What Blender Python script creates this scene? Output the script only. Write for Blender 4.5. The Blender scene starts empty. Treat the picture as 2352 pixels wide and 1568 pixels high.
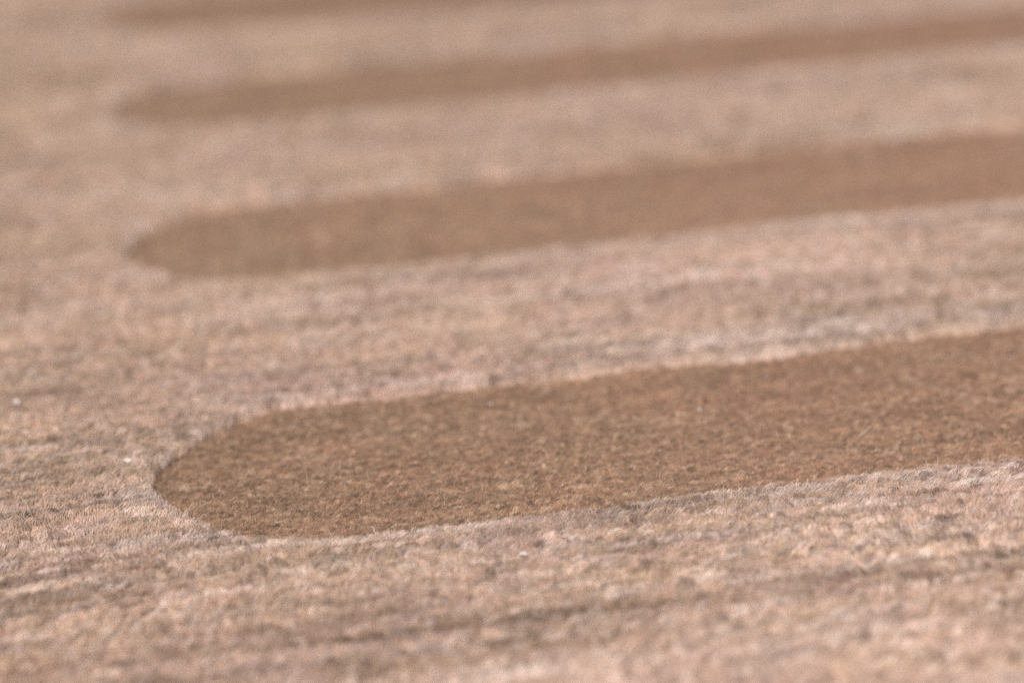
import bpy, math
import numpy as np
from mathutils import Matrix

# ------------------------------------------------------------------ camera, world, lamps, exposure
S = bpy.context.scene
FPX, W_PX = 5553.0, 2352.0
PITCH, YAW, ROLL, CAM_H = math.atan(1914 / FPX), math.radians(9.5), 0.0495, 0.11
F0 = np.array([math.sin(YAW), math.cos(YAW), 0.0]); R0 = np.array([math.cos(YAW), -math.sin(YAW), 0.0])
F = F0 * math.cos(PITCH) - np.array([0, 0, 1.0]) * math.sin(PITCH)
U0 = np.cross(R0, F)
R = R0 * math.cos(ROLL) - U0 * math.sin(ROLL)
U = U0 * math.cos(ROLL) + R0 * math.sin(ROLL)
cd = bpy.data.cameras.new('camera'); cam = bpy.data.objects.new('camera', cd)
S.collection.objects.link(cam); S.camera = cam
cam.matrix_world = Matrix(((R[0], U[0], -F[0], 0), (R[1], U[1], -F[1], 0), (R[2], U[2], -F[2], CAM_H), (0, 0, 0, 1)))
cd.sensor_width = 36.0; cd.lens = 36.0 * FPX / W_PX
cd.clip_start = 0.005; cd.clip_end = 20.0
cd.dof.use_dof = True; cd.dof.focus_distance = 0.286
cd.dof.aperture_fstop = (cd.lens / 1000.0) / 0.0072
cd.dof.aperture_blades = 0

wd = bpy.data.worlds.new('World'); S.world = wd; wd.use_nodes = True
bg = wd.node_tree.nodes['Background']
bg.inputs[0].default_value = (1.0, 0.97, 0.97, 1); bg.inputs[1].default_value = 0.29

def lamp(name, loc, target, size, power, col):
    l = bpy.data.lights.new(name, 'AREA'); l.shape = 'DISK'; l.size = size; l.energy = power; l.color = col
    o = bpy.data.objects.new(name, l); S.collection.objects.link(o)
    z = np.array(loc, float) - np.array(target, float); z /= np.linalg.norm(z)
    x = np.cross((0, 0, 1.0), z); x /= np.linalg.norm(x); y = np.cross(z, x)
    o.matrix_world = Matrix(((x[0], y[0], z[0], loc[0]), (x[1], y[1], z[1], loc[1]), (x[2], y[2], z[2], loc[2]), (0, 0, 0, 1)))
    return o
lamp('front_left_light', (-0.25, -0.88, 0.84), (0.07, 0.32, 0), 0.40, 29.5, (1.0, 0.965, 0.93))  # soft disc area lamp from the front left, its source unseen

S.view_settings.view_transform = 'Standard'; S.view_settings.look = 'None'
S.view_settings.exposure = 0.0; S.view_settings.gamma = 1.0; S.view_settings.use_curve_mapping = False
S.render.engine = 'CYCLES'
S.cycles.max_bounces = 6; S.cycles.diffuse_bounces = 4; S.cycles.glossy_bounces = 2
S.cycles.use_denoising = False
S.cycles.pixel_filter_type = 'BLACKMAN_HARRIS'; S.cycles.filter_width = 1.7
S.cycles_curves.shape = 'RIBBONS'

# ------------------------------------------------------------------ numpy helpers (all lengths below in millimetres)
rng = np.random.default_rng(7)
MM = 0.001
def noise(x, y, sx, sy, seed):
    """smooth value noise in -1..1, cell size sx by sy mm"""
    g = np.random.default_rng(seed).uniform(-1, 1, (256, 256)).astype(np.float32)
    u = x / sx + 1000.37; v = y / sy + 1000.71
    iu = np.floor(u).astype(int); iv = np.floor(v).astype(int)
    fu = u - iu; fv = v - iv
    fu = fu * fu * (3 - 2 * fu); fv = fv * fv * (3 - 2 * fv)
    a = g[iu & 255, iv & 255]; b = g[(iu + 1) & 255, iv & 255]; c = g[iu & 255, (iv + 1) & 255]; d = g[(iu + 1) & 255, (iv + 1) & 255]
    return (a * (1 - fu) + b * fu) * (1 - fv) + (c * (1 - fu) + d * fu) * fv
def fbm(x, y, sx, sy, seed, n=3):
    t = 0; amp = 1; tot = 0
    for k in range(n):
        t = t + amp * noise(x + 17.3 * k, y - 9.1 * k, sx / 2 ** k, sy / 2 ** k, seed + k); tot += amp * 0.6; amp *= 0.55
    return t / tot
def sstep(a, b, x):
    t = np.clip((x - a) / (b - a), 0, 1); return t * t * (3 - 2 * t)
def mixc(a, b, t):
    return a + (b - a) * np.clip(t, 0, 1)[:, None]

X0, X1, Y0, Y1 = -130.0, 400.0, 110.0, 760.0
DEPTH = 1.8
# carved stripes: left tip x, near edge y at x=25 and x=200, far edge y at x=25 and x=200, right end x
BARS = [(1.0, 254.4, 258.2, 302.4, 304.6, 345.0),
        (0.5, 357.6, 361.0, 404.5, 412.5, 352.0),
        (0.5, 460.0, 470.0, 506.0, 513.5, 348.0),
        (0.0, 555.5, 556.0, 606.5, 610.0, 350.0),
        (3.0, 150.5, 152.5, 196.5, 194.5, 340.0),
        (2.0, 660.5, 662.0, 698.5, 701.0, 350.0)]
def sdf_one(x, y, b, k, fine=True):
    t = (x - 25) / 175.0
    lo = b[1] + (b[2] - b[1]) * t; up = b[3] + (b[4] - b[3]) * t
    c = (lo + up) / 2; hw = (up - lo) / 2
    dx = np.where(x < b[0] + hw, x - b[0] - hw, np.where(x > b[5] - hw, x - b[5] + hw, 0))
    d = np.hypot(dx, y - c) - hw
    d = d + 0.8 * noise(x, y, 15, 13, 51 + k) + 0.5 * noise(x, y, 5, 5, 71 + k)
    if k == 0: d = d - 1.6 * np.exp(-((x - 19) ** 2 + (y - 301) ** 2) / 22.0) + 0.9 * np.exp(-((x - 7) ** 2 + (y - 296) ** 2) / 26.0) + 0.7 * np.exp(-((x - 4.5) ** 2 + (y - 267) ** 2) / 30.0)
    if fine: d = d + 0.35 * noise(x, y, 1.8, 1.4, 91 + k)
    return d
def sdf(x, y):
    d = np.full(x.shape, 1e9)
    for k, b in enumerate(BARS): d = np.minimum(d, sdf_one(x, y, b, k))
    return d

# yarn colours (linear)
CREAM = np.array([.605, .428, .312]); MAUVE = np.array([.600, .412, .350]); BROWN = np.array([.315, .200, .135]); PALE = np.array([.770, .625, .560])
TAN = np.array([.325, .198, .127]); RUST = np.array([.385, .208, .136]); OLIVE = np.array([.175, .120, .084]); SAND = np.array([.520, .360, .255])
def yarn_row(x, y, pitch, seed):
    """-1..1, one value per row of yarn, drifting slowly along the row"""
    r = np.floor((y - .012 * x + .5 * noise(x, y, 30, 12, seed + 1)) / pitch)
    return .6 * noise(x, r, 38, 1.0, seed) + .5 * noise(x, r * 1.0 + 50, 9, 1.0, seed + 2)
def field_colour(x, y, d=None, hue=None):
    m = 0.5 * fbm(x, y, 5, 2.0, 201) + .5 * fbm(x, y, 28, 16, 205) + .3 * sstep(290, 210, y) * sstep(-20, 80, x) - .35 * sstep(30, -20, x) * sstep(240, 300, y) - .2 * sstep(300, 400, y) - .1
    if hue is not None: m = m + .8 * (hue - .5)
    c = mixc(np.tile(CREAM, (len(x), 1)), MAUVE, 0.5 + 0.8 * m)
    row = noise(x, y - .012 * x, 55, .8, 261) + .7 * noise(x, y - .012 * x, 24, .55, 262)                                  # rows of tufts run along the stripes
    # patches where the nap is brushed the other way and shows its pale tips
    brushed = sum(a_ * np.exp(-((x - u_) / p_) ** 2 - ((y - v_) / q_) ** 2) for u_, v_, p_, q_, a_ in ((110, 310, 55, 6, .9), (20, 344, 13, 6, .8), (15, 436, 13, 8, .8), (0, 272, 9, 5, .5)))
    br = 0.55 * fbm(x, y, 6.5, 1.2, 221) + 0.28 * fbm(x, y, 38, 16, 231) - .65 * row - .8 * brushed
    c = mixc(c, BROWN, sstep(-0.2, 1.3, br) * 0.85)
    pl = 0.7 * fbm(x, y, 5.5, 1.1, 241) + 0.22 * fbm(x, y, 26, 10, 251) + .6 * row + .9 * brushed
    if d is not None: pl = pl + .5 * np.exp(-np.maximum(d, 0) / 3.5)  # frayed pale tips along the cut edges, plus lit-rim brightness put into the colour
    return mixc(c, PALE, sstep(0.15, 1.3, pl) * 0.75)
def bar_colour(x, y):
    c = np.tile(TAN, (len(x), 1))
    c = mixc(c, RUST, .75 * sstep(-0.6, 1.1, 0.5 * fbm(x, y, 9, 7, 301) + (x - 60) / 130.0))
    c = mixc(c, OLIVE, sstep(0.0, 1.1, fbm(x, y, 1.7, .7, 321)) * 0.6)
    return mixc(c, SAND, sstep(0.1, 1.2, fbm(x, y, 1.9, .8, 341) + .3 * fbm(x, y, 12, 7, 351)) * 0.7)

def field_height(x, y, d):
    h = 0.24 * fbm(x, y, 17, 10, 401) + 0.12 * fbm(x, y, 4.2, 1.5, 421)
    n = noise(x, y, 15.0, 1.1, 431) + .22 * noise(x, y, 3.0, .8, 433)
    gap = np.exp(-(n / .16) ** 2) * sstep(-.25, .5, noise(x, y, 7, 3, 437))
    away = 1 - np.exp(-np.maximum(d, 0) / 2.5)
    ph = 2 * math.pi * (y + .012 * x) / 1.7 + 1.3 * noise(x, y, 16, 5, 441)
    row = np.maximum(0, np.cos(ph)) ** 3 * sstep(-.7, .3, noise(x, y, 16, 2.4, 443))  # parting lines between rows of tufts
    return h * (.35 + .65 * away) - (.6 * gap + .75 * row) * away - 0.55 * np.exp(-np.maximum(d, 0) / 0.7)
def bar_height(x, y):
    n = noise(x, y, 2.8, .8, 531) + .3 * noise(x, y, 1.1, .6, 533)
    gap = np.exp(-(n / .15) ** 2) * sstep(0, .6, noise(x, y, 3, 2, 537))
    return -DEPTH + 0.14 * fbm(x, y, 12, 9, 501) + 0.13 * fbm(x, y, 2.6, 1.6, 521) - .35 * gap

# ------------------------------------------------------------------ materials
def wool(name, attr, fibre):
    m = bpy.data.materials.new(name); m.use_nodes = True; nt = m.node_tree; N = nt.nodes; L = nt.links
    p = N['Principled BSDF']; a = N.new('ShaderNodeAttribute'); a.attribute_name = attr
    p.inputs['Roughness'].default_value = 0.75; p.inputs['Specular IOR Level'].default_value = 0.25
    if 'Sheen Weight' in p.inputs: p.inputs['Sheen Weight'].default_value = 0.12
    tc = N.new('ShaderNodeTexCoord'); n = N.new('ShaderNodeTexNoise')
    n.inputs['Scale'].default_value = 1400.0; n.inputs['Detail'].default_value = 4.0
    L.new(tc.outputs['Object'], n.inputs['Vector'])
    r = N.new('ShaderNodeMapRange'); r.inputs['From Min'].default_value = .3; r.inputs['From Max'].default_value = .7
    r.inputs['To Min'].default_value = .78; r.inputs['To Max'].default_value = 1.2
    mx = N.new('ShaderNodeMix'); mx.data_type = 'RGBA'; mx.blend_type = 'MULTIPLY'; mx.inputs[0].default_value = 1.0
    L.new(n.outputs['Fac'], r.inputs['Value']); L.new(a.outputs['Color'], mx.inputs[6]); L.new(r.outputs[0], mx.inputs[7])
    L.new(mx.outputs[2], p.inputs['Base Color'])
    if not fibre:
        b = N.new('ShaderNodeBump'); b.inputs['Strength'].default_value = 0.8; b.inputs['Distance'].default_value = 0.0003
        L.new(n.outputs['Fac'], b.inputs['Height']); L.new(b.outputs[0], p.inputs['Normal'])
    return m
M_BASE = wool('wool_ground', 'yarn_colour', False)
M_FIB = wool('wool_fibre', 'yarn_colour', True)
def plain(name, col, rough, scale=300.0):
    m = bpy.data.materials.new(name); m.use_nodes = True; N = m.node_tree.nodes; L = m.node_tree.links; p = N['Principled BSDF']
    tc = N.new('ShaderNodeTexCoord'); n = N.new('ShaderNodeTexNoise'); n.inputs['Scale'].default_value = scale; n.inputs['Detail'].default_value = 5
    L.new(tc.outputs['Object'], n.inputs['Vector'])
    r = N.new('ShaderNodeValToRGB'); r.color_ramp.elements[0].color = (*[c * .8 for c in col], 1); r.color_ramp.elements[1].color = (*[min(1, c * 1.1) for c in col], 1)
    L.new(n.outputs['Fac'], r.inputs[0]); L.new(r.outputs[0], p.inputs['Base Color']); p.inputs['Roughness'].default_value = rough
    return m
M_BACK = plain('jute_backing', (.30, .22, .14), .9)
M_LINT = plain('white_lint', (.74, .64, .58), .95)
M_HAIR = plain('pale_hair', (.80, .66, .56), .5)
M_DARKHAIR = plain('dark_hair', (.10, .05, .04), .5)

# ------------------------------------------------------------------ builders
def link(o, parent=None):
    S.collection.objects.link(o)
    if parent: o.parent = parent
    return o
def mesh_obj(name, V, Fc, mat, parent=None, col=None, smooth=True):
    me = bpy.data.meshes.new(name); V = np.asarray(V, np.float32) * MM; Fc = np.asarray(Fc, np.int32)
    k = Fc.shape[1]
    me.vertices.add(len(V)); me.vertices.foreach_set('co', V.ravel())
    me.loops.add(Fc.size); me.loops.foreach_set('vertex_index', Fc.ravel())
    me.polygons.add(len(Fc)); me.polygons.foreach_set('loop_start', np.arange(0, Fc.size, k, dtype=np.int32))
    me.update(calc_edges=True); me.validate()
    if smooth: me.polygons.foreach_set('use_smooth', np.ones(len(me.polygons), bool))
    if col is not None:
        a = me.attributes.new('yarn_colour', 'FLOAT_COLOR', 'POINT'); a.data.foreach_set('color', np.c_[col, np.ones(len(col))].astype(np.float32).ravel())
    me.materials.append(mat)
    return link(bpy.data.objects.new(name, me), parent)
def fibres(name, P, rad, col, parent):
    """P: n,k,3 in mm"""
    n, k, _ = P.shape
    c = bpy.data.hair_curves.new(name); c.add_curves([k] * n)
    c.position_data.foreach_set('vector', (P * MM).astype(np.float32).ravel())
    a = c.attributes.get('radius') or c.attributes.new('radius', 'FLOAT', 'POINT')
    prof = np.array([1.0, 1.0, 0.85, 0.45])[:k]
    a.data.foreach_set('value', (rad[:, None] * prof[None] * MM).astype(np.float32).ravel())
    a = c.attributes.new('yarn_colour', 'FLOAT_COLOR', 'CURVE')
    a.data.foreach_set('color', np.c_[col, np.ones(n)].astype(np.float32).ravel())
    c.materials.append(M_FIB)
    o = link(bpy.data.objects.new(name, c), parent); o['kind'] = 'stuff'
    return o

# ------------------------------------------------------------------ the rug
rug = bpy.data.objects.new('rug', None); link(rug)
rug['label'] = 'beige and mauve wool rug with rounded brown stripes carved into its deep pile'
rug['category'] = 'rug'

xs, ys, zt = [X0, X1], [Y0, Y1], -DEPTH - 1.2
bv = [(x, y, z) for z in (zt - 2.0, zt) for y in ys for x in xs]
mesh_obj('backing', bv, [(0, 2, 3, 1), (4, 5, 7, 6), (0, 1, 5, 4), (1, 3, 7, 5), (3, 2, 6, 7), (2, 0, 4, 6)], M_BACK, rug, smooth=False)

def axis(segs):
    out = []
    for a, b, st in segs: out.append(np.arange(a, b, st))
    return np.concatenate(out + [[segs[-1][1]]])
# ground sheet under the raised pile (walls fall into the stripes)
ax = axis([(X0, -35, 2.0), (-35, 130, .55), (130, 250, .9), (250, X1, 2.0)])
ay = axis([(Y0, 190, 2.0), (190, 320, .5), (320, 420, .8), (420, 630, 1.2), (630, Y1, 2.5)])
gx, gy = np.meshgrid(ax, ay); sh = gx.shape; x = gx.ravel(); y = gy.ravel()
d = sdf(x, y)
zf = field_height(x, y, d) - 0.95
zb = -DEPTH - 0.9
z = np.where(d > 0, zf - np.exp(-np.maximum(d, 0) / 0.6) * 0.8, zb)
idx = np.arange(x.size).reshape(sh)
q = np.stack([idx[:-1, :-1], idx[:-1, 1:], idx[1:, 1:], idx[1:, :-1]], -1).reshape(-1, 4)
keep = (d[q] > -1.3).any(1)
pile = mesh_obj('raised_pile', np.c_[x, y, z], q[keep], M_BASE, rug, field_colour(x, y))
pile['label'] = 'pale beige and mauve raised pile around the stripes'

def scatter(x0, x1, y0, y1, dens):
    """jittered points, dens per square mm"""
    n = int((x1 - x0) * (y1 - y0) * dens)
    return rng.uniform(x0, x1, n), rng.uniform(y0, y1, n)

def visible_x(y):           # how far the detailed pile runs left and right for a given distance
    return -0.0 - 8 - 0.048 * y, 45 + 0.275 * y
def strips():
    # y range, density in the picture's reach, radius, (the pile is thinned where the lens blurs it most)
    return [(186, 222, 10, .075), (222, 242, 22, .045), (242, 292, 38, .030), (292, 318, 22, .045), (318, 420, 10, .078), (420, 520, 5.5, .12), (520, 640, 3.5, .16)]

def tuft_noise(px, py, tx, ty, seed, jy=.6):
    """nearest jittered tuft centre for each point and its random numbers"""
    ix = np.floor(px / tx).astype(int); iy = np.floor(py / ty).astype(int)
    g = np.random.default_rng(seed).uniform(0, 1, (512, 512, 6))
    best = np.full(px.shape, 1e9); cx = px.copy(); cy = py.copy(); rr = np.zeros(px.shape + (4,))
    for ox in (-1, 0, 1):
        for oy in (-1, 0, 1):
            j = g[(ix + ox) & 511, (iy + oy) & 511]
            qx = (ix + ox + .15 + .7 * j[:, 0] + 0.5 * ((iy + oy) & 1)) * tx; qy = (iy + oy + .5 + jy * (j[:, 1] - .5)) * ty
            dd = ((qx - px) / tx) ** 2 + ((qy - py) / ty) ** 2
            m = dd < best
            best = np.where(m, dd, best); cx = np.where(m, qx, cx); cy = np.where(m, qy, cy); rr[m] = j[m, 2:]
    return cx, cy, rr, best

def grow(px, py, zroot, ztip, lean, spread, clump, cx, cy, curl):
    n = len(px); ang = rng.uniform(0, 2 * np.pi, n)
    sp = np.abs(rng.normal(0, 1, n)) * spread
    ex = px + (cx - px) * clump + np.cos(ang) * sp + lean[0]; ey = py + (cy - py) * clump + np.sin(ang) * sp + lean[1]
    L = (ztip - zroot)
    P = np.zeros((n, 4, 3)); ca = rng.uniform(0, 2 * np.pi, n)
    for i, t in enumerate((0, .4, .75, 1)):
        w = curl * math.sin(math.pi * t * .9)
        P[:, i, 0] = px + (ex - px) * t ** 1.5 + np.cos(ca) * w * L
        P[:, i, 1] = py + (ey - py) * t ** 1.5 + np.sin(ca) * w * L
        P[:, i, 2] = zroot + L * (t ** .85)
    return P

Ps, Rs, Cs = [], [], []
def add_field(px, py, rad):
    d = sdf(px, py); m = d > 0.05; px, py, d = px[m], py[m], d[m]; n = len(px)
    cx, cy, rr, best = tuft_noise(px, py, 1.45, .50, 601, .3)
    h = field_height(cx, cy, np.maximum(sdf(cx, cy), 0.3)) + .16 * noise(cx, cy, 30, .75, 263)
    ztip = h + (rr[:, 0] - .5) * .24 - 0.50 * np.minimum(best, 1.0) + rng.normal(0, .07, n)
    fly = rng.random(n) < .03; ztip = ztip + fly * rng.uniform(.1, .6, n)
    edge = np.exp(-d / 0.7)
    zroot = np.where(d < 1.6, -DEPTH - .7, h - 1.3)
    la = 0.55 * fbm(px, py, 18, 12, 641); lx = .3 + la + (rr[:, 1] - .5) * .7; ly = 0.25 * fbm(px, py, 14, 14, 661) + (rr[:, 2] - .5) * .35
    P = grow(px, py, zroot, ztip, (lx, ly), .15 + .5 * fly, .36, cx, cy, .26)
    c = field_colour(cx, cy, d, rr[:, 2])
    c = mixc(c, PALE, .45 * (rr[:, 1] > .86)); c = mixc(c, np.array([.24, .155, .12]), .6 * (rr[:, 1] < .15))
    yr = yarn_row(cx, cy, 1.0, 271)[:, None]
    c = c * (0.74 + 0.46 * rr[:, 3:4]) * (1 + np.where(yr > 0, .22, .42) * yr) * rng.uniform(.85, 1.15, (n, 1)); c = np.where((fly & (rng.random(n) < .6))[:, None], PALE, c)
    Ps.append(P); Rs.append(rad * rng.uniform(.7, 1.25, n) * np.where(fly, .7, 1)); Cs.append(np.clip(c, 0, .85))
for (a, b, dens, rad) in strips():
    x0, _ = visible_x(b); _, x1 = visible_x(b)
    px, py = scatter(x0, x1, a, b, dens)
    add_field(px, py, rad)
# the rest of the rug, outside the picture: thinner and coarser
px, py = scatter(X0, X1, Y0, Y1, 1.1)
inside = np.zeros(px.shape, bool)
for (a, b, dens, rad) in strips():
    x0, x1 = visible_x(b); inside |= (py > a) & (py < b) & (px > x0) & (px < x1)
add_field(px[~inside], py[~inside], .2)
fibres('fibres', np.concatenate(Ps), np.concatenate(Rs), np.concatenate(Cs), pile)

stripe_label = ['nearest brown stripe, sharp in the lower half', 'second brown stripe from the front, softly blurred', 'third brown stripe from the front, strongly blurred',
                'farthest brown stripe, cut by the top edge', None, None]
for k, b in enumerate(BARS):
    ax = axis([(b[0] - 3, 120, .5 if k == 0 else 1.0), (120, b[5] + 3, 1.5)])
    ay = axis([(min(b[1], b[2]) - 3, max(b[3], b[4]) + 3, .45 if k == 0 else .9)])
    gx, gy = np.meshgrid(ax, ay); sh = gx.shape; x = gx.ravel(); y = gy.ravel(); d = sdf_one(x, y, b, k)
    idx = np.arange(x.size).reshape(sh)
    q = np.stack([idx[:-1, :-1], idx[:-1, 1:], idx[1:, 1:], idx[1:, :-1]], -1).reshape(-1, 4)
    q = q[(d[q] < 0.9).any(1)]
    st = mesh_obj('carved_stripe', np.c_[x, y, bar_height(x, y) - .35], q, M_BASE, rug, bar_colour(x, y))
    if stripe_label[k]: st['label'] = stripe_label[k]
    Ps, Rs, Cs = [], [], []
    dens, rad = [(36, .032), (8, .08), (4, .12), (3, .15), (1.5, .17), (1.5, .17)][k]
    segs = [(b[0] - 2, 45 + .28 * b[3], dens, rad), (45 + .28 * b[3], b[5] + 2, min(dens, 2), .15)]
    for (x0, x1, dn, rd) in segs:
        px, py = scatter(x0, x1, min(b[1], b[2]) - 2, max(b[3], b[4]) + 2, dn)
        d = sdf_one(px, py, b, k); m = d < 0.1; px, py, d = px[m], py[m], d[m]; n = len(px)
        cx, cy, rr, best = tuft_noise(px, py, .95, .40, 801 + k)
        h = bar_height(cx, cy)
        ztip = h + (rr[:, 0] - .5) * .26 - .36 * np.minimum(best, 1) + rng.normal(0, .05, n)
        fly = rng.random(n) < .002; ztip = ztip + fly * rng.uniform(.2, .6, n)
        P = grow(px, py, h - .7, ztip, (.15 + (rr[:, 1] - .5) * .3, .05 + (rr[:, 2] - .5) * .3), .14 + .5 * fly, .45, cx, cy, .22)
        c = bar_colour(cx, cy) * (1 + .28 * yarn_row(cx, cy, .7, 281)[:, None]); c = mixc(c, SAND, .6 * (rr[:, 1] > .88)); c = mixc(c, np.array([.17, .11, .08]), .45 * (rr[:, 1] < .09)); c = c * (0.68 + 0.60 * rr[:, 3:4]) * rng.uniform(.88, 1.12, (n, 1)); c = np.where(fly[:, None], CREAM, c)
        Ps.append(P); Rs.append(rd * rng.uniform(.7, 1.25, n)); Cs.append(np.clip(c, 0, .8))
    fibres('fibres', np.concatenate(Ps), np.concatenate(Rs), np.concatenate(Cs), st)

# ------------------------------------------------------------------ lint and loose hairs lying on the rug
def tag(o, label, cat, group=None):
    o['label'] = label; o['category'] = cat
    if group: o['group'] = group
    return o
def surf(x, y):
    x = np.array([float(x)]); y = np.array([float(y)]); d = sdf(x, y)
    return float(field_height(x, y, d)[0]) if d[0] > 0 else float(bar_height(x, y)[0])
def lint(x, y, r, seed, label):
    g = np.random.default_rng(seed); nu, nv = 14, 9; V = []
    ph = g.uniform(0, 6.28, 6)
    for j in range(nv):
        th = math.pi * (j + .5) / nv
        for i in range(nu):
            a = 2 * math.pi * i / nu
            s = 1 + .22 * math.sin(3 * a + ph[0] + 2 * th) + .18 * math.sin(5 * a + ph[1]) * math.sin(th * 3 + ph[2]) + g.uniform(-.1, .1)
            V.append((1.3 * r * s * math.sin(th) * math.cos(a), .8 * r * s * math.sin(th) * math.sin(a), .55 * r * s * math.cos(th)))
    V += [(0, 0, .5 * r), (0, 0, -.5 * r)]
    Fc = []
    for j in range(nv - 1):
        for i in range(nu):
            a, b_ = j * nu + i, j * nu + (i + 1) % nu; Fc += [(a, b_ + nu, b_), (a, a + nu, b_ + nu)]
    T = nu * nv
    for i in range(nu):
        Fc += [(T, i, (i + 1) % nu), (T + 1, (nv - 1) * nu + (i + 1) % nu, (nv - 1) * nu + i)]
    o = mesh_obj('lint_speck', V, Fc, M_LINT); o.location = (x * MM, y * MM, (surf(x, y) + .1 * r + .05) * MM)
    o.rotation_euler.z = g.uniform(0, 3)
    return tag(o, label, 'lint', 'white lint specks on the rug')
def hair(pts, r, mat, label):
    """pts: list of x, y, height above the pile in mm -> smooth tapered tube"""
    P = np.array([(a, b, surf(a, b) + c) for a, b, c in pts], float); n = 24
    t = np.linspace(0, len(P) - 1, n); Q = []
    for u in t:
        i = min(int(u), len(P) - 2); f_ = u - i; p0, p1, p2, p3 = P[max(i - 1, 0)], P[i], P[i + 1], P[min(i + 2, len(P) - 1)]
        Q.append(.5 * ((2 * p1) + (-p0 + p2) * f_ + (2 * p0 - 5 * p1 + 4 * p2 - p3) * f_ ** 2 + (-p0 + 3 * p1 - 3 * p2 + p3) * f_ ** 3))
    Q = np.array(Q); base = Q[0].copy(); V = []; k = 6
    for i in range(n):
        T = Q[min(i + 1, n - 1)] - Q[max(i - 1, 0)]; T /= np.linalg.norm(T)
        A = np.cross(T, (.3, .5, .8)); A /= np.linalg.norm(A); B = np.cross(T, A); rr = r * (1 - .7 * (i / (n - 1)) ** 2)
        for j in range(k):
            V.append(Q[i] - base + rr * (A * math.cos(2 * math.pi * j / k) + B * math.sin(2 * math.pi * j / k)))
    Fc = [(i * k + j, i * k + (j + 1) % k, (i + 1) * k + (j + 1) % k, (i + 1) * k + j) for i in range(n - 1) for j in range(k)]
    o = mesh_obj('loose_hair', V, Fc, mat); o.location = tuple(base * MM)
    return tag(o, label, 'hair', 'loose hairs on the rug')

lint(-11.9, 238.2, .42, 1, 'bright white lint speck near the lower left corner of the rug')
lint(40.8, 243.6, .34, 2, 'small white lint speck on the pale pile just in front of the nearest stripe')
lint(-15.5, 311.4, .55, 3, 'blurred white lint speck by the left edge, level with the nearest stripe')
lint(46.2, 295.7, .22, 4, 'tiny pinkish white lint speck on the brown nearest stripe')
lint(92.9, 304.6, .5, 5, 'blurred white lint speck on the pale pile just behind the nearest stripe')
lint(-1.6, 285.4, .42, 6, 'pale lint speck at the rounded left end of the nearest stripe')
lint(71.9, 285.1, .24, 7, 'white lint speck with a dark pit beside it on the right of the nearest stripe')
hair([(-14.6, 276.5, .2), (-14.0, 274.0, 1.0), (-13.2, 270.0, .1)], .045, M_HAIR, 'short pale hair sticking up at the far left edge')
hair([(-11.0, 266.0, .1), (-10.7, 262.5, 1.5), (-10.4, 259.0, .2)], .05, M_HAIR, 'long pale hair arching over the pile left of the nearest stripe')
hair([(3.2, 272.4, .1), (3.4, 270.6, .9), (4.3, 268.6, .9)], .04, M_HAIR, 'fine pale hair standing at the lower left rim of the nearest stripe')
hair([(6.0, 268.0, .0), (6.4, 267.0, .9), (7.0, 266.4, 1.5)], .035, M_HAIR, 'short forked looking hair just inside the lower left rim of the nearest stripe')
hair([(7.6, 258.3, .25), (10.8, 257.6, .25), (13.4, 260.2, .35)], .05, M_DARKHAIR, 'dark curved hair lying along the front rim of the nearest stripe')
hair([(88.5, 270.0, .1), (90.0, 270.8, .7), (91.4, 272.4, .9)], .045, M_HAIR, 'pale hair lying on the right part of the nearest stripe')
